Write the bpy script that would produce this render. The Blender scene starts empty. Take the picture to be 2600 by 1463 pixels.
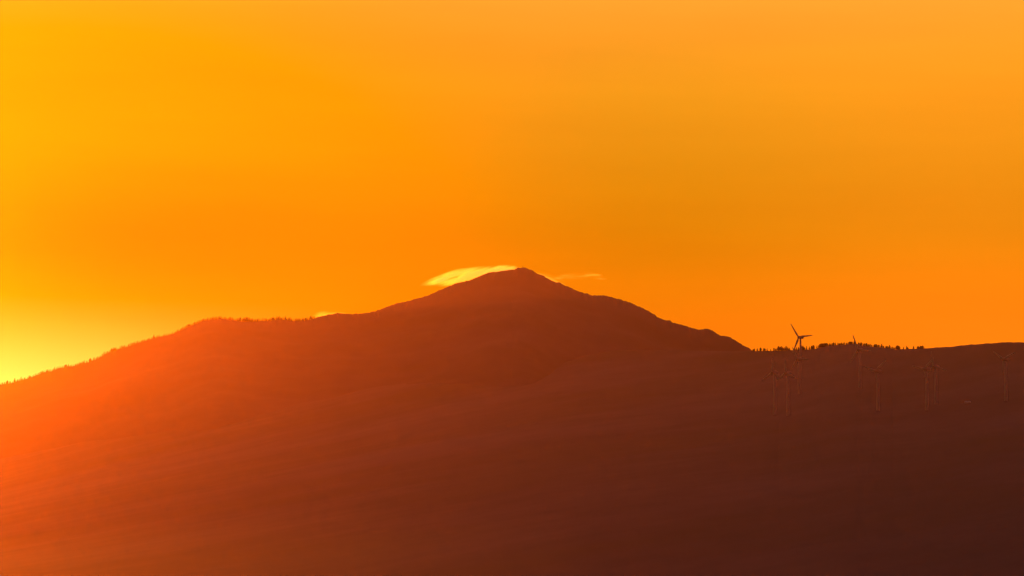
import bpy, bmesh, math, random
import numpy as np
from mathutils import Vector, Matrix

scene = bpy.context.scene
COL = scene.collection
R = math.radians

# ------------------------------------------------------------------ camera
W_IMG, H_IMG = 2600.0, 1463.0            # pixel frame in which the photograph was measured
LENS, SENSOR = 140.0, 36.0
F_PX = W_IMG * LENS / SENSOR             # focal length in those pixels
LEVEL_Y = 1600.0                         # image row of the true horizon (below the frame)
PITCH = math.atan((LEVEL_Y - H_IMG / 2) / F_PX)
CAM = Vector((0.0, 0.0, 2.0))
cam_data = bpy.data.cameras.new("camera")
cam_data.lens = LENS
cam_data.sensor_width = SENSOR
cam_data.clip_start = 0.5
cam_data.clip_end = 60000.0
cam = bpy.data.objects.new("camera", cam_data)
COL.objects.link(cam)
cam.location = CAM
cam.rotation_euler = (math.pi / 2 + PITCH, 0.0, 0.0)
scene.camera = cam


def ray(px, py):
    """World direction for a measured image point, scaled so that dir.y == 1."""
    x = (px - W_IMG / 2) / F_PX
    u = -(py - H_IMG / 2) / F_PX
    c, s = math.cos(PITCH), math.sin(PITCH)
    d = Vector((x, c - s * u, s + c * u))
    return d / d.y


def at(px, py, Y):
    return CAM + ray(px, py) * (Y - CAM.y)


# ------------------------------------------------------------------ sun and sky
SUN_PX = (-1220.0, 940.0)
sd = ray(*SUN_PX).normalized()           # direction towards the sun
SUN_EL = math.asin(sd.z)
SUN_AZ = math.atan2(sd.x, sd.y)          # from +Y towards +X

sun_data = bpy.data.lights.new("sun", 'SUN')
sun_data.energy = 3.55
sun_data.angle = R(0.5)
sun_data.color = (1.0, 0.195, 0.0015)
sun = bpy.data.objects.new("sun", sun_data)
COL.objects.link(sun)
sun.rotation_euler = (-sd).to_track_quat('-Z', 'Y').to_euler()
sun.location = (-500, 3000, 1500)

scene.view_settings.view_transform = 'Standard'
scene.view_settings.look = 'None'
scene.view_settings.exposure = 0.0
scene.view_settings.gamma = 1.0
scene.view_settings.use_curve_mapping = False
scene.cycles.volume_bounces = 8
scene.cycles.max_bounces = 12
scene.cycles.volume_step_rate = 0.4
scene.cycles.use_denoising = True

world = bpy.data.worlds.new("World")
scene.world = world
world.use_nodes = True


class NG:
    """Small helper for building node trees."""
    def __init__(self, tree):
        self.t = tree
        tree.nodes.clear()

    def n(self, kind, **kw):
        nd = self.t.nodes.new(kind)
        for k, v in kw.items():
            setattr(nd, k, v)
        return nd

    def l(self, a, b):
        self.t.links.new(a, b)

    def _set(self, sock, v):
        if isinstance(v, bpy.types.NodeSocket):
            self.l(v, sock)
        else:
            sock.default_value = v

    def math(self, op, a, b=0.0, c=0.0, clamp=False):
        m = self.n('ShaderNodeMath', operation=op, use_clamp=clamp)
        self._set(m.inputs[0], a)
        self._set(m.inputs[1], b)
        self._set(m.inputs[2], c)
        return m.outputs[0]

    def vmath(self, op, a, b=(0, 0, 0), scale=None):
        m = self.n('ShaderNodeVectorMath', operation=op)
        self._set(m.inputs[0], a)
        self._set(m.inputs[1], b)
        if scale is not None:
            self._set(m.inputs['Scale'], scale)
        return m.outputs[1] if op in ('DOT_PRODUCT', 'LENGTH') else m.outputs[0]

    def maprange(self, v, a, b, c=0.0, d=1.0, smooth=False):
        m = self.n('ShaderNodeMapRange', interpolation_type='SMOOTHSTEP' if smooth else 'LINEAR')
        m.clamp = True
        self._set(m.inputs[0], v)
        for i, x in enumerate((a, b, c, d)):
            self._set(m.inputs[i + 1], x)
        return m.outputs[0]

    def ramp(self, fac, stops, interp='LINEAR'):
        r = self.n('ShaderNodeValToRGB')
        cr = r.color_ramp
        cr.interpolation = interp
        while len(cr.elements) > 1:
            cr.elements.remove(cr.elements[-1])
        for i, (p, c) in enumerate(stops):
            e = cr.elements[0] if i == 0 else cr.elements.new(p)
            e.position = p
            e.color = (*c, 1.0)
        self.l(fac, r.inputs[0])
        return r.outputs[0]

    def noise(self, vec, scale, detail=3.0, rough=0.55, dist=0.0):
        m = self.n('ShaderNodeTexNoise')
        self.l(vec, m.inputs['Vector'])
        m.inputs['Scale'].default_value = scale
        m.inputs['Detail'].default_value = detail
        m.inputs['Roughness'].default_value = rough
        m.inputs['Distortion'].default_value = dist
        return m.outputs[0]


g = NG(world.node_tree)
tc = g.n('ShaderNodeTexCoord')
dirv = g.vmath('NORMALIZE', tc.outputs['Generated'])
sep = g.n('ShaderNodeSeparateXYZ')
g.l(dirv, sep.inputs[0])
el = g.math('DEGREES', g.math('ARCSINE', sep.outputs[2]))
az = g.math('DEGREES', g.math('ARCTAN2', sep.outputs[0], sep.outputs[1]))
# vertical colour of the sunset sky, 0..20 degrees of elevation
vert = g.ramp(g.math('DIVIDE', el, 20.0, clamp=True), [
    (0.00, (0.95, 0.20, 0.004)),
    (4.0 / 20, (0.95, 0.198, 0.002)),
    (5.0 / 20, (0.62, 0.213, 0.000)),
    (5.8 / 20, (0.38, 0.200, 0.000)),
    (7.0 / 20, (0.48, 0.268, 0.004)),
    (9.0 / 20, (0.80, 0.355, 0.016)),
    (12.0 / 20, (1.35, 0.46, 0.11)),
    (1.00, (1.30, 0.46, 0.30)),
], 'B_SPLINE')
# soft long streaks of thin high cloud
comb = g.n('ShaderNodeCombineXYZ')
g.l(g.math('MULTIPLY', az, 0.12), comb.inputs[0])
g.l(g.math('ADD', g.math('MULTIPLY', el, 1.0), g.math('MULTIPLY', az, 0.03)), comb.inputs[1])
stre = g.noise(comb.outputs[0], 1.0, 4.0, 0.5)
stre_f = g.maprange(stre, 0.3, 0.7, 0.94, 1.06)
# brightness falls away from the sun's side of the sky
sdot = g.vmath('DOT_PRODUCT', dirv, tuple(sd))
ang = g.math('DEGREES', g.math('ARCCOSINE', g.math('MINIMUM', sdot, 0.999999)))
side = g.ramp(g.math('DIVIDE', ang, 180.0, clamp=True), [
    (0.0, (1, 1, 1)), (28 / 180, (1, 1, 1)), (48 / 180, (0.30, 0.26, 0.3)),
    (80 / 180, (0.05, 0.05, 0.08)), (1.0, (0.020, 0.022, 0.04))])
mixb = g.vmath('MULTIPLY', vert, side)
mixb = g.vmath('SCALE', mixb, scale=stre_f)
# aureole near the sun
a1 = g.math('MULTIPLY', g.maprange(az, -0.5, -8.0, 0.0, 1.0, True), g.math('EXPONENT', g.math('MULTIPLY', g.math('POWER', g.math('DIVIDE', g.math('SUBTRACT', el, 3.0), 1.1), 2.0), -1.0)))
aur = g.vmath('SCALE', (0.15, 0.90, 0.19), scale=a1)
# broad yellow cast over the left, higher part of the sky
lft = g.math('MULTIPLY', g.maprange(az, 1.0, -6.5, 0.0, 1.0, True),
             g.math('MULTIPLY', g.maprange(el, 4.6, 7.0, 0.45, 1.0, True), g.maprange(el, 12.0, 25.0, 1.0, 0.0)))
lcast = g.vmath('SCALE', (0.20, 0.016, -0.020), scale=lft)
ldip = g.math('MULTIPLY', g.maprange(az, -2.0, -6.5, 0.0, 1.0, True), g.math('EXPONENT', g.math('MULTIPLY', g.math('POWER', g.math('DIVIDE', g.math('SUBTRACT', el, 5.6), 0.9), 2.0), -1.0)))
lcast = g.vmath('ADD', lcast, g.vmath('SCALE', (0.0, -0.085, -0.012), scale=ldip))
sky = g.n('ShaderNodeTexSky', sky_type='NISHITA')
sky.sun_disc = False
sky.sun_elevation = SUN_EL
sky.sun_rotation = SUN_AZ
sky.air_density = 2.0
sky.dust_density = 3.0
sky.ozone_density = 1.0
nis = g.vmath('MULTIPLY', sky.outputs[0], (0.010, 0.0030, 0.0004))
rgt = g.math('MULTIPLY', g.maprange(az, 1.0, 7.0, 0.0, 1.0, True), g.maprange(el, 12.0, 25.0, 1.0, 0.0))
lcast = g.vmath('ADD', lcast, g.vmath('SCALE', (0.27, 0.040, 0.003), scale=rgt))
tot = g.vmath('ADD', g.vmath('ADD', mixb, aur), g.vmath('ADD', lcast, nis))
east = g.maprange(ang, 60.0, 110.0, 0.0, 1.0, True)
tot = g.vmath('ADD', tot, g.vmath('SCALE', (0.006, 0.004, 0.030), scale=east))
tot = g.vmath('MAXIMUM', tot, (0, 0, 0))
bg = g.n('ShaderNodeBackground')
g.l(tot, bg.inputs['Color'])
bg.inputs['Strength'].default_value = 1.0
wo = g.n('ShaderNodeOutputWorld')
g.l(bg.outputs[0], wo.inputs['Surface'])


# ------------------------------------------------------------------ helpers
def new_mat(name):
    m = bpy.data.materials.new(name)
    m.use_nodes = True
    return m, NG(m.node_tree)


def surf_mat(name, stops, scale, rough=0.95, detail=5.0, stretch=(1, 1, 1), spec=0.05, shear=0.0):
    m, q = new_mat(name)
    t = q.n('ShaderNodeTexCoord')
    vec = t.outputs['Object']
    if shear:                      # patches that run diagonally up the slope
        sx = q.n('ShaderNodeSeparateXYZ')
        q.l(vec, sx.inputs[0])
        cx = q.n('ShaderNodeCombineXYZ')
        q.l(sx.outputs[0], cx.inputs[0])
        q.l(q.math('SUBTRACT', sx.outputs[1], q.math('MULTIPLY', sx.outputs[0], shear)), cx.inputs[1])
        q.l(sx.outputs[2], cx.inputs[2])
        vec = cx.outputs[0]
    v = q.vmath('MULTIPLY', vec, stretch)
    f = q.noise(v, scale, detail, 0.6)
    c = q.ramp(f, stops)
    p = q.n('ShaderNodeBsdfPrincipled')
    q.l(c, p.inputs['Base Color'])
    p.inputs['Roughness'].default_value = rough
    p.inputs['Specular IOR Level'].default_value = spec
    o = q.n('ShaderNodeOutputMaterial')
    q.l(p.outputs[0], o.inputs['Surface'])
    return m


def mesh_obj(name, verts, faces, mats, parent=None, smooth=False, fmat=None, closed=True):
    me = bpy.data.meshes.new(name)
    me.from_pydata([tuple(v) for v in verts], [], [tuple(f) for f in faces])
    if closed:                     # outward normals (also needed by the volumes)
        bm = bmesh.new()
        bm.from_mesh(me)
        bmesh.ops.recalc_face_normals(bm, faces=bm.faces)
        bm.to_mesh(me)
        bm.free()
    for m in (mats if isinstance(mats, (list, tuple)) else [mats]):
        me.materials.append(m)
    if fmat is not None:
        me.polygons.foreach_set('material_index', fmat)
    if smooth:
        me.polygons.foreach_set('use_smooth', [True] * len(me.polygons))
    me.update()
    o = bpy.data.objects.new(name, me)
    COL.objects.link(o)
    if parent is not None:
        o.parent = parent
    return o


def tag(o, label=None, cat=None, group=None, kind=None):
    if label: o['label'] = label
    if cat: o['category'] = cat
    if group: o['group'] = group
    if kind: o['kind'] = kind
    return o


def empty(name, loc, rz=0.0):
    o = bpy.data.objects.new(name, None)
    o.empty_display_size = 1.0
    COL.objects.link(o)
    o.location = loc
    o.rotation_euler = (0, 0, rz)
    return o


_rng = np.random.default_rng(7)
_tab = _rng.random((256, 256))


def vnoise(x, y):
    x = np.asarray(x, float); y = np.asarray(y, float)
    xi = np.floor(x).astype(int); yi = np.floor(y).astype(int)
    fx = x - xi; fy = y - yi
    fx = fx * fx * (3 - 2 * fx); fy = fy * fy * (3 - 2 * fy)
    a = _tab[xi % 256, yi % 256]; b = _tab[(xi + 1) % 256, yi % 256]
    c = _tab[xi % 256, (yi + 1) % 256]; d = _tab[(xi + 1) % 256, (yi + 1) % 256]
    return (a * (1 - fx) + b * fx) * (1 - fy) + (c * (1 - fx) + d * fx) * fy - 0.5


def fbm(x, y, oct=5, gain=0.5):
    s = 0.0; a = 1.0
    for k in range(oct):
        s = s + a * vnoise(x * 2 ** k + 17.3 * k, y * 2 ** k + 5.1 * k)
        a *= gain
    return s


# ------------------------------------------------------------------ terrain
MOUNTAIN_LINE = [  # skyline of the far range: image x, image y
    (-2400, 1380), (-1500, 1222), (-900, 1120), (-500, 1056), (-250, 1016), (-100, 993),  # out of view: slope shaped for how far sunlight reaches into the haze
    (0, 977), (19, 975), (39, 970), (58, 965), (83, 957), (97, 952), (116, 945), (132, 943), (147, 936),
    (171, 930), (186, 930), (206, 925), (229, 919), (246, 912), (266, 900), (281, 893), (310, 884),
    (330, 878), (349, 871), (369, 865), (388, 860), (408, 855), (427, 851), (441, 847), (460, 838),
    (475, 831), (493, 824), (516, 815), (536, 812), (555, 810), (575, 810), (594, 813), (606, 815),
    (621, 817), (633, 816), (648, 817), (664, 815), (672, 816), (691, 814), (703, 812), (726, 813),
    (742, 815), (757, 816), (773, 813), (786, 812), (799, 808), (819, 802), (842, 797.8), (856, 795),
    (877, 796), (902, 797.6), (931, 795), (955, 789.5), (974, 783), (992, 775), (1007, 770.4), (1032, 766),
    (1052, 760), (1081, 752), (1098, 746), (1114, 737.4), (1135, 729), (1157, 721), (1180, 715), (1197, 710),
    (1209, 705), (1222, 699), (1236, 694), (1252, 690.5), (1267, 688.5), (1277, 688.5), (1289, 686),
    (1304, 684.6), (1314, 681), (1326, 679.8), (1335, 680.4), (1347, 685), (1355, 688.5), (1362, 694.3),
    (1374, 698), (1384, 702), (1393, 709), (1409, 715), (1423, 718.6), (1436, 726), (1450, 731), (1458, 737),
    (1471, 741), (1491, 746), (1506, 750.6), (1520, 751), (1537, 750.6), (1558, 755.5), (1580, 762),
    (1599, 768), (1619, 777), (1646, 789.5), (1663, 799.6), (1669, 804), (1688, 812.8), (1700, 814),
    (1707, 819), (1727, 824), (1746, 829.7), (1756, 833.5), (1775, 837), (1791, 834.5), (1806, 839),
    (1826, 849.7), (1830, 853), (1841, 854), (1851, 856), (1869, 865.6), (1886, 877), (1898, 882.7),
    (1908, 889), (1930, 903), (2000, 935), (2200, 1000), (2600, 1080), (3300, 1200), (4600, 1400)]
HILL_LINE = [      # crest of the nearer slope: image x, image y, depth
    (-2600, 1520, 4300), (-1500, 1400, 4500), (-700, 1300, 4750), (-300, 1230, 4850), (300, 1090, 5050), (700, 1010, 5200),
    (1000, 950, 5350), (1200, 922, 5420), (1350, 902, 5480), (1450, 891, 5500), (1550, 889, 5500),
    (1700, 890, 5500), (1850, 892, 5500), (1919, 891.5, 5500), (1948, 891.5, 5500), (1975, 890.5, 5500), (2007, 889.5, 5480),
    (2026, 888.5, 5470), (2044, 888, 5460), (2068, 886.5, 5450), (2082, 883, 5440), (2100, 878.5, 5440),
    (2119, 877, 5440), (2147, 875, 5440), (2166, 873, 5440), (2175, 873, 5440), (2189, 877, 5450),
    (2210, 880, 5450), (2228, 881, 5460), (2246, 883, 5470), (2265, 886, 5480), (2273, 887.5, 5480),
    (2289, 887, 5480), (2312, 886, 5480), (2324, 886, 5480), (2344, 885, 5480), (2365, 883.7, 5480),
    (2387, 881.8, 5480), (2412, 881, 5480), (2434, 878, 5480), (2448, 877, 5480), (2466, 874.5, 5480),
    (2476, 875, 5480), (2489, 873.5, 5480), (2503, 872, 5480), (2517, 872, 5480), (2545, 869.4, 5480),
    (2561, 869, 5480), (2590, 869.4, 5480), (2600, 870.4, 5480), (2700, 874, 5480), (3000, 905, 5500), (3600, 990, 5500),
    (5200, 1250, 5400)]
ml = np.array(MOUNTAIN_LINE, float)
hl = np.array(HILL_LINE, float)


def cols(a, b, fine):
    left = np.linspace(a, -60, 90)
    mid = np.arange(-50, 2660, fine)
    right = np.linspace(2670, b, 90)
    return np.concatenate([left, mid, right])


def rays_np(px, py):
    x = (px - W_IMG / 2) / F_PX
    u = -(py - H_IMG / 2) / F_PX
    c, s = math.cos(PITCH), math.sin(PITCH)
    yy = c - s * u
    return x / yy, (s + c * u) / yy


def grid_mesh(name, X, Y, Z, mat):
    nr, nc = X.shape
    v = np.stack([X, Y, Z], -1).reshape(-1, 3)
    idx = np.arange(nr * nc).reshape(nr, nc)
    f = np.stack([idx[:-1, :-1], idx[:-1, 1:], idx[1:, 1:], idx[1:, :-1]], -1).reshape(-1, 4)
    return mesh_obj(name, v.tolist(), f.tolist(), mat, smooth=True, closed=False)


m_mount = surf_mat("mountain_scrub", [(0.30, (0.024, 0.017, 0.052)), (0.5, (0.034, 0.022, 0.070)),
                                      (0.75, (0.055, 0.036, 0.095))],
                   0.0045, stretch=(1, 0.35, 2.5))
m_hill = surf_mat("hillside_grass", [(0.34, (0.020, 0.014, 0.046)), (0.47, (0.032, 0.021, 0.070)),
                                     (0.60, (0.062, 0.040, 0.10)), (0.75, (0.09, 0.06, 0.125))],
                  0.0030, detail=7.0, stretch=(0.8, 0.5, 1.0), shear=3.0)
m_ground = surf_mat("ground_field", [(0.3, (0.05, 0.05, 0.03)), (0.7, (0.14, 0.12, 0.08))], 0.01)

# far range
pxs = cols(-2400, 4600, 2.0)
cy = np.interp(pxs, ml[:, 0], ml[:, 1])
jag = fbm(pxs / 7.0, pxs * 0 + 3.7, 4, 0.65) * 2.6 * np.interp(pxs, [700, 820, 1900], [0.6, 1.0, 1.0])
Yc = np.interp(pxs, [-2400, -500, 300, 1300, 1900, 4600], [5600, 5700, 5820, 6300, 6200, 6100])
rx, rz = rays_np(pxs, cy)
zc = CAM.z + rz * Yc
ker = np.hanning(61); ker /= ker.sum()
zs = np.convolve(np.pad(zc, 30, mode='edge'), ker, 'valid')      # smooth body below the crest
jz = -jag * Yc / F_PX
front = np.linspace(0, 1, 110)
Yf = 4200 + (Yc[None, :] - 4200) * (front[:, None] ** 0.8)
XX = rx[None, :] * Yf
cb = np.clip(1 - (Yc[None, :] - Yf) / 240.0, 0, 1) ** 2
ZZ = (zc + jz)[None, :] * cb + zs[None, :] * (1 - cb) - 0.165 * (Yc[None, :] - Yf)
fade = np.clip((Yc[None, :] - Yf) / 260.0, 0, 1)
ZZ = ZZ + fade * (fbm(XX / 210.0, Yf / 480.0, 4) * 15.0 - 4.0)
ZZ = np.maximum(ZZ, -0.5)
bk = np.linspace(0, 1, 14)[1:]
Yb = Yc[None, :] + (7000 - Yc[None, :]) * bk[:, None]
Zb = (zc + jz)[None, :] * (1 - bk[:, None]) ** 1.1 - 0.5 * bk[:, None]
Xb = rx[None, :] * (Yc[None, :] + 0 * bk[:, None])
mount = grid_mesh("mountain", np.vstack([XX, Xb]), np.vstack([Yf, Yb]), np.vstack([ZZ, Zb]), m_mount)
tag(mount, "dark mountain range with a pointed summit under the small bright cloud", "mountain", kind='structure')


def mount_point(px):
    i = np.interp(px, pxs, np.arange(len(pxs)))
    k = int(i)
    f = i - k
    Y = Yc[k] * (1 - f) + Yc[k + 1] * f
    z = (zc + jz)[k] * (1 - f) + (zc + jz)[k + 1] * f
    x = (rx[k] * (1 - f) + rx[k + 1] * f) * Y
    return Vector((x, Y, z))


# nearer slope
Y0 = 1020.0
hpx = cols(-2600, 5200, 3.0)
hcy = np.interp(hpx, hl[:, 0], hl[:, 1])
hjag = fbm(hpx / 11.0, hpx * 0 + 9.2, 3, 0.5) * 0.9
hYc = np.interp(hpx, hl[:, 0], hl[:, 2])
hrx, hrz = rays_np(hpx, hcy)
hzc = CAM.z + hrz * hYc
ker = np.hanning(51); ker /= ker.sum()
hzs = np.convolve(np.pad(hzc, 25, mode='edge'), ker, 'valid')
hzc = hzc - hjag * hYc / F_PX
s = np.linspace(0, 1, 170)
hYf = Y0 + (hYc[None, :] - Y0) * s[:, None]
hX = hrx[None, :] * hYf
cb = np.clip(1 - (hYc[None, :] - (Y0 + (hYc[None, :] - Y0) * s[:, None])) / 260.0, 0, 1) ** 2
hZ = (hzc[None, :] * cb + hzs[None, :] * (1 - cb)) * (0.70 * s[:, None] + 0.30 * s[:, None] ** 2) - 0.5 * (1 - s[:, None])
fade = np.clip((1 - s[:, None]) / 0.05, 0, 1) * np.clip((s[:, None] - 0.06) / 0.4, 0, 1)
hZ = hZ + fade * (fbm(hX / 420.0 + 40, (hYf - 3.0 * hX) / 560.0, 5, 0.36) * 3.5)
bk = np.linspace(0, 1, 12)[1:]
hYb = hYc[None, :] + (6950 - hYc[None, :]) * bk[:, None]
hZb = hzc[None, :] * (1 - bk[:, None]) ** 1.3 - 0.5 * bk[:, None]
hXb = hrx[None, :] * (hYc[None, :] + 0 * bk[:, None])
hill = grid_mesh("hillside", np.vstack([hX, hXb]), np.vstack([hYf, hYb]), np.vstack([hZ, hZb]), m_hill)
tag(hill, "broad dark hillside in front of the mountain, carrying the wind turbines", "hillside", kind='structure')


def hill_crest(px):
    Y = np.interp(px, hpx, hYc)
    return Vector((np.interp(px, hpx, hrx) * Y, Y, np.interp(px, hpx, hzc)))


def hill_at(px, py):
    """Point of the near slope seen at an image point."""
    k = int(np.argmin(np.abs(hpx - px)))
    d = ray(px, py)
    zz = (CAM.z + d.z * hYf[:, k]) - hZ[:, k]      # sight line minus ground
    best = len(s) - 1
    for i in range(20, len(s)):
        if zz[i] <= 0:
            best = i
            break
    a, b = zz[best - 1], zz[best]
    f = a / (a - b) if a != b else 0
    Y = hYf[best - 1, k] * (1 - f) + hYf[best, k] * f
    return CAM + d * Y


ground = mesh_obj("ground", [(-4000, -1500, 0), (4000, -1500, 0), (4000, 7000, 0), (-4000, 7000, 0)],
                  [(0, 1, 2, 3)], m_ground)
tag(ground, "flat dark ground below the hills", "ground", kind='structure')

# ------------------------------------------------------------------ wind turbines
m_white = surf_mat("turbine_paint", [(0.3, (0.36, 0.345, 0.31)), (0.7, (0.44, 0.425, 0.39))], 0.25, rough=0.85, spec=0.08)
m_grey = surf_mat("turbine_hub_paint", [(0.3, (0.25, 0.24, 0.22)), (0.7, (0.32, 0.31, 0.28))], 0.6, rough=0.85, spec=0.08)


def tube(rings, seg=14, cap=True):
    """Rings: (centre, radius_x, radius_y) stacked along z-like axis given by centre; circles lie in XY."""
    v, f = [], []
    for (c, ra, rb) in rings:
        for k in range(seg):
            a = 2 * math.pi * k / seg
            v.append((c[0] + ra * math.cos(a), c[1] + rb * math.sin(a), c[2]))
    for i in range(len(rings) - 1):
        for k in range(seg):
            a = i * seg + k; b = i * seg + (k + 1) % seg
            f.append((a, b, b + seg, a + seg))
    if cap:
        f.append(tuple(range(seg - 1, -1, -1)))
        n = (len(rings) - 1) * seg
        f.append(tuple(n + k for k in range(seg)))
    return v, f


def turbine(base, hub_px, R_px, phase, label, yaw=39.0):
    Yd = base.y
    mpp = Yd / F_PX
    d = ray(*hub_px)
    hub_z = CAM.z + d.z * Yd - base.z
    RR = R_px * mpp
    root = empty("wind_turbine", base, 0)
    root.rotation_euler = (0, 0, R(-yaw))            # local -Y is the rotor axis
    tag(root, label, "wind turbine", "wind turbines on the hillside")
    H = hub_z
    v, f = tube([((0, 0, -1.0), 1.75, 1.75), ((0, 0, 0.2), 1.7, 1.7), ((0, 0, H * 0.5), 1.3, 1.3), ((0, 0, H - 1.2), 0.95, 0.95)], 18)
    mesh_obj("tower", v, f, m_white, root, True)
    v, f = tube([((0, 0, 0), 1.9, 1.9), ((0, 0, 0.35), 1.9, 1.9), ((0, 0, 0.5), 1.75, 1.75)], 18)
    # nacelle: rounded box along Y
    rings = [(-2.3, 0.9), (-2.1, 1.45), (-0.5, 1.75), (2.5, 1.65), (4.6, 1.3), (5.0, 0.8)]
    v, f = [], []
    seg = 12
    for (yy, r) in rings:
        for k in range(seg):
            a = 2 * math.pi * (k + 0.5) / seg
            ca, sa = math.cos(a), math.sin(a)
            e = 0.6
            v.append((r * abs(ca) ** e * (1 if ca > 0 else -1), yy, H + r * abs(sa) ** e * (1 if sa > 0 else -1)))
    for i in range(len(rings) - 1):
        for k in range(seg):
            a = i * seg + k; b = i * seg + (k + 1) % seg
            f.append((b, a, a + seg, b + seg))
    f.append(tuple(range(seg)))
    n0 = (len(rings) - 1) * seg
    f.append(tuple(n0 + seg - 1 - k for k in range(seg)))
    mesh_obj("nacelle", v, f, m_white, root, True)
    # rotor hub (spinner), centre 3.6 m ahead of the tower axis
    hy = -3.5
    v, f = [], []
    rings = [(hy + 1.2, 1.3), (hy + 0.6, 1.75), (hy - 0.4, 1.65), (hy - 1.4, 1.0), (hy - 1.85, 0.25)]
    for (yy, r) in rings:
        for k in range(seg):
            a = 2 * math.pi * k / seg
            v.append((r * math.cos(a), yy, H + r * math.sin(a)))
    for i in range(len(rings) - 1):
        for k in range(seg):
            a = i * seg + k; b = i * seg + (k + 1) % seg
            f.append((b, a, a + seg, b + seg))
    f.append(tuple(range(seg)))
    n0 = (len(rings) - 1) * seg
    f.append(tuple(n0 + seg - 1 - k for k in range(seg)))
    hub = mesh_obj("rotor_hub", v, f, m_grey, root, True)
    for j in range(3):
        a = R(phase + 120 * j)
        ux, uz = math.cos(a), math.sin(a)          # blade axis in the rotor plane
        tx, tz = -uz, ux                           # chord direction in the plane
        secs = [(0.6, 0.75, 0.65, 0.0), (1.8, 0.85, 0.65, 0.0), (4.6, 1.35, 0.46, 0.3), (RR * 0.4, 1.08, 0.32, 0.22),
                (RR * 0.7, 0.74, 0.21, 0.14), (RR * 0.93, 0.46, 0.12, 0.06), (RR, 0.14, 0.05, 0.0)]
        v, f = [], []
        sg = 10
        for (r, ch, th, off) in secs:
            tw = R(14) * (1 - r / RR)
            for k in range(sg):
                b = 2 * math.pi * k / sg
                c0 = ch * math.cos(b) + off
                t0 = th * math.sin(b)
                c1 = c0 * math.cos(tw) - t0 * math.sin(tw)
                t1 = c0 * math.sin(tw) + t0 * math.cos(tw)
                v.append((ux * r + tx * c1, hy - 0.1 + t1, H + uz * r + tz * c1))
        for i in range(len(secs) - 1):
            for k in range(sg):
                p = i * sg + k; q = i * sg + (k + 1) % sg
                f.append((p, q, q + sg, p + sg))
        f.append(tuple(range(sg - 1, -1, -1)))
        n0 = (len(secs) - 1) * sg
        f.append(tuple(n0 + k for k in range(sg)))
        mesh_obj("blade", v, f, m_white, hub, True)
    return root


TURBINES = [  # tower base (image), rotor centre height (image), rotor radius, blade phase, label
    ((2033, 962), (2033, 857), 43.5, 4, "tall wind turbine whose whole three-bladed rotor stands against the orange sky"),
    ((2184, 985), (2184, 888), 41, 112, "wind turbine with only one blade tip poking above the right skyline"),
    ((2230, 1043), (2228, 943), 41, 160, "faint wind turbine with one blade pointing left, lower right of the skyline blade tip"),
    ((1967.5, 1053), (1967, 946), 36, 90, "faint wind turbine leftmost of all, low on the dark slope"),
    ((2001.5, 1055), (2001, 947), 36, 93, "faint wind turbine just right of the leftmost turbine on the slope"),
    ((2354, 1042), (2354, 938), 40, 165, "faint wind turbine with the lower base of the close pair"),
    ((2377, 1026), (2377, 931), 40, 101, "faint wind turbine with the higher base of the close pair"),
    ((2554.5, 1018), (2554, 913), 38, 145, "faint wind turbine standing alone near the right edge of the photo"),
    ((2029.7, 1000), (2030, 912), 34, 355, "faint low wind turbine standing directly below the tall skyline turbine"),
]
for base, hubp, rp, ph, lab in TURBINES:
    turbine(hill_at(*base), hubp, rp, ph, lab)

# ------------------------------------------------------------------ small hut on the slope, post on the summit
m_hut = surf_mat("hut_render", [(0.3, (0.66, 0.64, 0.6)), (0.7, (0.8, 0.78, 0.74))], 0.6)
m_roof = surf_mat("hut_roof_sheet", [(0.3, (0.6, 0.58, 0.56)), (0.7, (0.75, 0.73, 0.7))], 0.8)
m_dark = surf_mat("dark_metal", [(0.3, (0.05, 0.05, 0.05)), (0.7, (0.09, 0.085, 0.08))], 2.0, rough=0.6)
m_stone = surf_mat("cairn_stone", [(0.3, (0.12, 0.11, 0.10)), (0.7, (0.3, 0.28, 0.25))], 1.5)


def box(x0, x1, y0, y1, z0, z1):
    v = [(x0, y0, z0), (x1, y0, z0), (x1, y1, z0), (x0, y1, z0), (x0, y0, z1), (x1, y0, z1), (x1, y1, z1), (x0, y1, z1)]
    f = [(0, 3, 2, 1), (4, 5, 6, 7), (0, 1, 5, 4), (1, 2, 6, 5), (2, 3, 7, 6), (3, 0, 4, 7)]
    return v, f


hp = hill_at(2457, 1023.2)
hut = empty("hut", hp, R(4))
tag(hut, "small pale low hut on the dark slope left of the turbine near the right edge", "hut")
v, f = box(-2.6, 2.6, -1.3, 1.3, -1.0, 1.0)
mesh_obj("wall", v, f, m_hut, hut)
v = [(-2.85, -1.5, 1.0), (2.85, -1.5, 1.0), (2.85, 1.5, 1.0), (-2.85, 1.5, 1.0), (-2.85, 0, 1.75), (2.85, 0, 1.75),
     (-2.85, -1.5, 1.08), (2.85, -1.5, 1.08), (2.85, 1.5, 1.08), (-2.85, 1.5, 1.08)]
f = [(3, 2, 1, 0), (0, 1, 7, 6), (2, 3, 9, 8), (6, 7, 5, 4), (8, 9, 4, 5), (0, 6, 4, 9, 3), (1, 2, 8, 5, 7)]
mesh_obj("roof", v, f, m_roof, hut)
v, f = box(0.9, 1.5, -1.34, -1.302, -0.9, 0.75)
mesh_obj("door", v, f, m_dark, hut)

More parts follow.
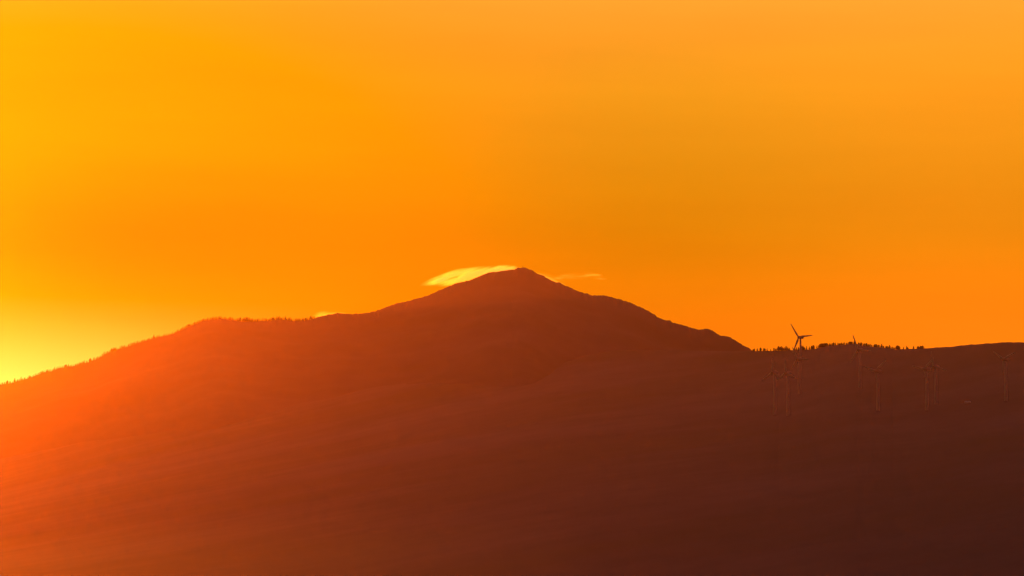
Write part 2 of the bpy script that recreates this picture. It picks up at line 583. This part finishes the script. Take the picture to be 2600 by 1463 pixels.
sp = mount_point(1327.5)
post = empty("summit_post", sp)
tag(post, "tiny dark post standing on the mountain's pointed summit", "post")
v, f = tube([((0, 0, -0.5), 0.3, 0.3), ((0, 0, 1.8), 0.27, 0.27), ((0, 0, 2.6), 0.15, 0.15)], 8)
mesh_obj("pole", v, f, m_dark, post)
v, f = tube([((0, 0, -0.9), 1.0, 1.0), ((0.1, 0, -0.2), 0.8, 0.8), ((0, 0.05, 0.15), 0.5, 0.5)], 9)
mesh_obj("cairn", v, f, m_stone, post)

# ------------------------------------------------------------------ trees
m_leaf = surf_mat("conifer_needles", [(0.3, (0.03, 0.045, 0.022)), (0.7, (0.06, 0.085, 0.04))], 0.9)
m_bark = surf_mat("conifer_bark", [(0.3, (0.05, 0.035, 0.025)), (0.7, (0.1, 0.07, 0.05))], 2.0)


def crown_mesh(kind, seed):
    """Unit-height crown made of many small drooping needle sprays; kind: spire, pine, bush."""
    r = random.Random(seed)
    v, f = [], []

    def spray(c, d, L, w):
        up = Vector((0, 0, 1))
        side_ = d.cross(up)
        if side_.length < 1e-4: side_ = Vector((1, 0, 0))
        side_.normalize()
        tip = c + d * L
        n = len(v)
        mid = c + d * L * 0.5
        v.extend([c, mid + side_ * w, tip, mid - side_ * w, mid + up * w * 0.6])
        f.extend([(n, n + 1, n + 4), (n + 1, n + 2, n + 4), (n + 2, n + 3, n + 4), (n + 3, n, n + 4), (n, n + 3, n + 2, n + 1)])
    seg = 7
    if kind == 'spire':
        core = [(0.07, 0.10), (0.12, 0.15), (0.3, 0.13), (0.31, 0.16), (0.5, 0.085), (0.52, 0.115), (0.72, 0.05), (0.74, 0.07), (0.99, 0.006)]
    elif kind == 'pine':
        core = [(0.08, 0.10), (0.14, 0.18), (0.30, 0.17), (0.36, 0.20), (0.58, 0.16), (0.74, 0.12), (0.88, 0.07), (0.97, 0.02)]
    else:
        core = [(0.10, 0.1), (0.2, 0.25), (0.5, 0.29), (0.75, 0.2), (0.9, 0.05)]
    for (z, q) in core:
        for k in range(seg):
            a = 2 * math.pi * k / seg
            w = q * r.uniform(0.75, 1.15)
            v.append(Vector((w * math.cos(a), w * math.sin(a), z + r.uniform(-0.015, 0.015))))
    for i in range(len(core) - 1):
        for k in range(seg):
            a = i * seg + k; b = i * seg + (k + 1) % seg
            f.append((a, b, b + seg, a + seg))
    N = 95 if kind == 'spire' else 110
    for i in range(N):
        t = r.random()
        a = r.random() * 2 * math.pi
        if kind == 'spire':
            z = 0.10 + 0.88 * t
            rad = 0.20 * (1 - t) ** 0.85 * (0.8 + 0.35 * math.sin(t * 34 + a)) + 0.012
            dz = -0.25
        elif kind == 'pine':
            z = 0.12 + 0.84 * t
            lob = 0.24 * math.sqrt(max(0.0, 1 - t ** 1.6))
            rad = lob * (0.75 + 0.35 * math.sin(3 * a + seed))
            dz = 0.15
        else:
            z = 0.12 + 0.8 * t
            rad = 0.36 * math.sqrt(max(0.02, 1 - (2 * t - 0.8) ** 2 * 0.75)) * (0.75 + 0.3 * math.sin(2 * a + seed))
            dz = 0.2
        q = rad * (0.25 + 0.5 * r.random())
        c = Vector((q * math.cos(a), q * math.sin(a), z))
        d = Vector((math.cos(a), math.sin(a), dz + 0.3 * (r.random() - 0.5))).normalized()
        L = max(0.05, rad * (0.55 + 0.5 * r.random()))
        spray(c, d, L, 0.03 + 0.035 * r.random())
    if kind == 'spire':
        spray(Vector((0, 0, 0.88)), Vector((0.02, 0.0, 1)).normalized(), 0.12, 0.015)
    return v, f


def trunk_mesh(kind):
    top = {'spire': 0.93, 'pine': 0.85, 'bush': 0.6}[kind]
    v, f = tube([((0, 0, -0.08), 0.032, 0.032), ((0, 0, 0.25), 0.024, 0.024), ((0.006, 0.004, top), 0.006, 0.006)], 7)
    for k in range(6):       # a few limbs
        a = k * 1.05 + 0.3
        z = 0.3 + 0.08 * k
        n = len(v)
        e = Vector((math.cos(a) * 0.13, math.sin(a) * 0.13, z + 0.05))
        v += [(0.01, 0, z - 0.01), (-0.01, 0.01, z), (0, -0.01, z + 0.01), tuple(e)]
        f += [(n, n + 1, n + 3), (n + 1, n + 2, n + 3), (n + 2, n, n + 3)]
    return v, f


PARTS = {}
for kind in ('spire', 'pine', 'bush'):
    for sd_ in range(4):
        cv, cf = crown_mesh(kind, sd_ * 13 + len(kind))
        tv, tf = trunk_mesh(kind)
        cm = bpy.data.meshes.new("crown"); cm.from_pydata([tuple(x) for x in cv], [], cf); cm.materials.append(m_leaf); cm.update()
        tm = bpy.data.meshes.new("trunk"); tm.from_pydata([tuple(x) for x in tv], [], tf); tm.materials.append(m_bark); tm.update()
        n = len(tv)
        wm = bpy.data.meshes.new("conifer_tree")
        wm.from_pydata([tuple(x) for x in tv] + [tuple(x) for x in cv], [], list(tf) + [tuple(i + n for i in q) for q in cf])
        wm.materials.append(m_bark); wm.materials.append(m_leaf)
        wm.polygons.foreach_set('material_index', [0] * len(tf) + [1] * len(cf)); wm.update()
        PARTS[kind, sd_] = (tm, cm, wm)

rt = random.Random(11)


def tree(p, h, wide, kind, label, group, parts):
    k = rt.randrange(4)
    tm, cm, wm = PARTS[kind, k]
    name = {'spire': 'conifer_tree', 'pine': 'pine_tree', 'bush': 'bush'}[kind]
    o = bpy.data.objects.new(name, None if parts else wm)
    COL.objects.link(o)
    o.location = p
    o.rotation_euler = (0, 0, rt.uniform(0, 6.28))
    o.scale = (h * wide, h * wide, h)
    tag(o, label, 'bush' if kind == 'bush' else 'tree', group)
    if parts:
        for nm, me in (('trunk', tm), ('crown', cm)):
            c = bpy.data.objects.new(nm, me)
            COL.objects.link(c)
            c.parent = o
    return o


RIGHT_TREES = [  # image x of the trunk, image y of the tip
    (1912, 887.5), (1915, 886.8), (1923, 886.5), (1931, 885), (1938.5, 885.7), (1941, 886.5), (1948, 886.4), (1957, 887), (1965, 885.2), (1969.6, 887.5),
    (1976.5, 881.3), (1983.5, 882), (1991, 884), (1995.6, 881), (2000, 882.5), (2004, 885), (2018, 883.6), (2022, 885), (2027, 883), (2034, 879.7), (2038.5, 880),
    (2042, 884), (2048, 881), (2055, 881.4), (2061, 879.2), (2065, 878.5), (2074, 878.7), (2078.5, 879), (2083, 875), (2086, 874), (2090, 874),
    (2094, 872.7), (2097.6, 873), (2101, 874), (2106, 875), (2110, 873.5), (2114, 872.8), (2116.5, 871.7), (2121, 871.7), (2127.5, 871.6), (2131.6, 872.6), (2136, 873.5),
    (2140.5, 872), (2143, 870.6), (2149, 871.7), (2153, 871), (2157, 870.5), (2161, 869.5), (2164, 868.7), (2168.5, 868.3), (2171, 869.6), (2180, 873),
    (2186, 874.3), (2194, 876.3), (2200, 872.7), (2205, 875), (2208.6, 875), (2213, 878), (2221, 877.4), (2225, 875.8), (2231.6, 876.6), (2238, 875.4),
    (2243, 878.7), (2250, 879.6), (2254, 880), (2258, 877.7), (2260, 880), (2265, 882.2), (2270, 883.8), (2276, 880), (2278.4, 879), (2282.4, 880.2), (2294, 882),
    (2302, 880.4), (2305, 882.5), (2319, 881), (2331, 882), (2337.6, 879.8), (2342, 879.3)]


def right_label(px):
    if px < 1973: return ("little dark conifer on the saddle where the mountain meets the right hill", "trees on the saddle")
    if px < 2013: return ("spiky dark conifer on the right skyline just left of the tall turbine", "trees left of the tall turbine")
    if px < 2045: return ("dark conifer at the foot of the tall turbine on the skyline", "trees at the tall turbine")
    if px < 2081: return ("dark conifer on the skyline rising right of the tall turbine", "trees right of the tall turbine")
    if px < 2173: return ("dark conifer on the tree-topped hump between the two skyline turbines", "trees on the hump between turbines")
    if px < 2273: return ("dark conifer on the skyline falling right of the single blade tip", "trees right of the blade tip")
    return ("lone dark tree in the sparse end of the right tree line", "sparse trees ending the tree line")


UNIQUE = {2342: "bushy dark tree ending the right tree line where the bare ridge begins",
          2319: "small dark tree standing alone before the last clump of the right tree line",
          2168.5: "dark tree on top of the hump just left of the single blade tip",
          1976.5: "tall spiky dark conifer at the abrupt left end of the taller skyline trees",
          2034: "dark tree touching the tower of the tall skyline turbine",
          2278.4: "tallest dark tree of the clump in the dip right of the blade tip",
          2302: "pointed dark tree between the dip clump and the bare ridge",
          2200: "slim dark conifer poking up right of the single blade tip"}
for px, py in RIGHT_TREES:
    c = hill_crest(px)
    y_base = float(np.interp(px, hl[:, 0], hl[:, 1]))
    mpp = c.y / F_PX
    h = max(3.0, (y_base - py) * mpp * 1.1 + 1.4)
    kind = rt.choices(['spire', 'pine', 'bush'], [0.5, 0.4, 0.10])[0]
    lab, grp = right_label(px)
    if h < 4.0:
        h = rt.uniform(3.0, 4.2)
    if px in UNIQUE:
        lab, grp = UNIQUE[px], None
        kind = 'spire' if kind == 'bush' else kind
    if kind == 'bush':
        kind = 'pine'
    tree(c + Vector((0, rt.uniform(-3, 1), -0.5)), h, rt.choice([1.2, 1.6, 2.0, 2.6]) * rt.uniform(0.9, 1.1), kind, lab, grp, True)


def left_label(px):
    if px < 130: return ("small dark conifer on the glowing slope at the photo's left edge", "trees at the left edge")
    if px < 250: return ("small dark conifer on the lower part of the left slope, before its notch", "trees on the lower left slope")
    if px < 500: return ("small dark conifer on the long rising left slope above its notch", "trees on the rising left slope")
    if px < 605: return ("small dark conifer on the rounded shoulder atop the left slope", "trees on the left shoulder")
    if px < 660: return ("small dark conifer in the dip right of the rounded left shoulder", "trees in the dip")
    return ("small dark conifer on the wavy ridge between the shoulder and the small left cloud", "trees on the wavy ridge")


x = -3.0
nl = 0
while x < 800:
    big = 1.0
    if 600 < x < 800:
        big = 0.9 + 0.7 * max(0, math.sin((x - 690) / 14.0)) + 0.2
    elif x > 500:
        big = 1.15
    c = mount_point(x)
    hpx_ = rt.uniform(3.6, 7.2) * big if rt.random() < 0.88 else rt.uniform(7.2, 9.5)
    if x > 790: hpx_ = min(hpx_, 5.5)
    h = hpx_ * c.y / F_PX
    lab, grp = left_label(x)
    tree(c + Vector((0, rt.uniform(-4, 2), -0.6)), h + 0.6, rt.uniform(1.0, 1.7), rt.choice(['spire', 'spire', 'pine']), lab, grp, False)
    nl += 1
    x += rt.uniform(2.0, 5.2) if x > 500 else rt.uniform(2.2, 5.6)
print("left trees", nl, "right", len(RIGHT_TREES))

# ------------------------------------------------------------------ clouds behind the summit
CLOUD_Y = 7080.0
MPP = CLOUD_Y / F_PX


def cloud(pts, thick, dens, label, seed, nscale, thresh, aniso=0.86, tilt=0.25, soft=0.25):
    """pts: image x, upper y, lower y. A soft volume inside a closed hull of the same outline."""
    P = np.array(pts, float)
    x0, x1 = P[0, 0], P[-1, 0]
    o3 = at((x0 + x1) / 2, float(P[:, 1:].mean()), CLOUD_Y)
    xs = np.linspace(x0, x1, 60)
    up = np.array([at(a, b, CLOUD_Y).z for a, b in zip(xs, np.interp(xs, P[:, 0], P[:, 1]))]) - o3.z
    lo = np.array([at(a, b, CLOUD_Y).z for a, b in zip(xs, np.interp(xs, P[:, 0], P[:, 2]))]) - o3.z
    wx = np.array([at(a, 700, CLOUD_Y).x for a in xs]) - o3.x
    seg = 16
    v, f = [], []
    for i in range(60):
        mid = (up[i] + lo[i]) / 2; hh = max((up[i] - lo[i]) / 2, 0.15)
        tk = thick * (0.25 + 0.75 * math.sin(math.pi * i / 59) ** 0.5)
        for k in range(seg):
            a = 2 * math.pi * k / seg
            v.append((wx[i], tk / 2 * math.cos(a), mid + hh * math.sin(a)))
    for i in range(59):
        for k in range(seg):
            a = i * seg + k; b = i * seg + (k + 1) % seg
            f.append((b, a, a + seg, b + seg))
    f.append(tuple(range(seg)))
    f.append(tuple(59 * seg + seg - 1 - k for k in range(seg)))
    m, q = new_mat("cloud_vapour")
    t = q.n('ShaderNodeTexCoord')
    sp_ = q.n('ShaderNodeSeparateXYZ')
    q.l(t.outputs['Object'], sp_.inputs[0])
    uu = q.maprange(sp_.outputs[0], float(wx[0]), float(wx[-1]))

    def curve(vals, lo_v, hi_v):
        fc = q.n('ShaderNodeFloatCurve')
        cm = fc.mapping.curves[0]
        ks = list(range(0, 60, 6)) + [59]
        ptsn = [(k / 59.0, (vals[k] - lo_v) / (hi_v - lo_v)) for k in ks]
        cm.points[0].location = ptsn[0]
        cm.points[1].location = ptsn[-1]
        for p_ in ptsn[1:-1]:
            cm.points.new(*p_)
        for p_ in cm.points: p_.handle_type = 'AUTO_CLAMPED'
        fc.mapping.update()
        q.l(uu, fc.inputs['Value'])
        return q.math('ADD', q.math('MULTIPLY', fc.outputs[0], hi_v - lo_v), lo_v)
    lo_v, hi_v = float(lo.min()) - 1, float(up.max()) + 1
    cu, cl = curve(up, lo_v, hi_v), curve(lo, lo_v, hi_v)
    vv = q.math('DIVIDE', q.math('SUBTRACT', sp_.outputs[2], cl), q.math('SUBTRACT', cu, cl))
    env = q.math('MULTIPLY', q.maprange(vv, 1.0, 1.0 - soft, 0, 1, True), q.maprange(vv, 0.0, soft * 1.6, 0, 1, True))
    env = q.math('MULTIPLY', env, q.math('MULTIPLY', q.maprange(uu, 0.0, 0.3, 0, 1, True), q.maprange(uu, 1.0, 0.85, 0, 1, True)))
    yv = q.math('ABSOLUTE', q.math('DIVIDE', sp_.outputs[1], thick / 2))
    env = q.math('MULTIPLY', env, q.maprange(yv, 1.0, 0.4, 0, 1, True))
    rot = q.n('ShaderNodeMapping')
    turn = q.n('ShaderNodeMapping')
    turn.inputs['Rotation'].default_value = (0, tilt, 0)
    q.l(t.outputs['Object'], turn.inputs[0])
    rot.inputs['Scale'].default_value = (0.26, 0.4, 2.4)
    rot.inputs['Location'].default_value = (seed * 7.3, seed * 3.1, seed)
    q.l(turn.outputs[0], rot.inputs[0])
    nz = q.noise(rot.outputs[0], nscale, 4.0, 0.55, 0.3)
    nf = q.maprange(nz, thresh - 0.12, thresh + 0.14, 0.02, 1.0, True)
    pv = q.n('ShaderNodeVolumePrincipled')
    pv.inputs['Color'].default_value = (1.0, 1.0, 1.0, 1)
    pv.inputs['Anisotropy'].default_value = aniso
    q.l(q.math('MULTIPLY', q.math('MULTIPLY', env, nf), dens), pv.inputs['Density'])
    out = q.n('ShaderNodeOutputMaterial')
    q.l(pv.outputs[0], out.inputs['Volume'])
    ob = mesh_obj("cloud", v, f, m, smooth=True)
    ob.location = o3
    tag(ob, label, "cloud")
    return ob


cloud([(1058, 726, 727), (1080, 714.5, 727), (1105, 702, 728), (1128, 693, 730), (1150, 684.5, 732), (1165, 681, 733), (1190, 678, 732),
       (1220, 675, 728), (1250, 672.5, 722), (1275, 671.5, 716), (1300, 672, 708), (1316, 676, 702), (1334, 682, 695)],
      70.0, 0.13, "bright yellow cap cloud streaming left from behind the summit", 1, 0.075, 0.50, soft=0.38, tilt=0.3)
cloud([(1390, 707, 716), (1415, 697, 718), (1440, 690, 717), (1470, 687, 714), (1495, 688, 708), (1515, 693, 711), (1545, 704, 716)],
      60.0, 0.030, "thin wispy cloud streak floating right of the summit", 2, 0.09, 0.60, soft=0.5, tilt=0.05)
cloud([(1325, 678, 700), (1345, 678, 708), (1365, 685, 716), (1385, 692, 724), (1405, 699, 730), (1425, 706, 736), (1440, 716, 738)],
      60.0, 0.022, "faint cloud veil hugging the slope just right of the summit", 3, 0.085, 0.53, soft=0.5, tilt=-0.4)
cloud([(786, 808, 814), (798, 794, 818), (812, 789, 820), (828, 788, 820), (845, 791, 816), (865, 791.5, 812), (885, 794, 806)],
      50.0, 0.022, "small pale cloud puff resting on the left ridge where its trees end", 4, 0.07, 0.46, soft=0.45)

# ------------------------------------------------------------------ haze
v, f = box(-4010, 4010, -1510, 7005, -1.5, 760.0)
m, q = new_mat("haze_air")
pv = q.n('ShaderNodeVolumePrincipled')
pv.inputs['Color'].default_value = (1.0, 0.54, 0.24, 1)
pv.inputs['Density'].default_value = 2.38e-5
pv.inputs['Anisotropy'].default_value = 0.936
out = q.n('ShaderNodeOutputMaterial')
q.l(pv.outputs[0], out.inputs['Volume'])
haze = mesh_obj("haze", v, f, m)
tag(haze, "orange sunset haze in the air before the hills", "haze", kind='stuff')
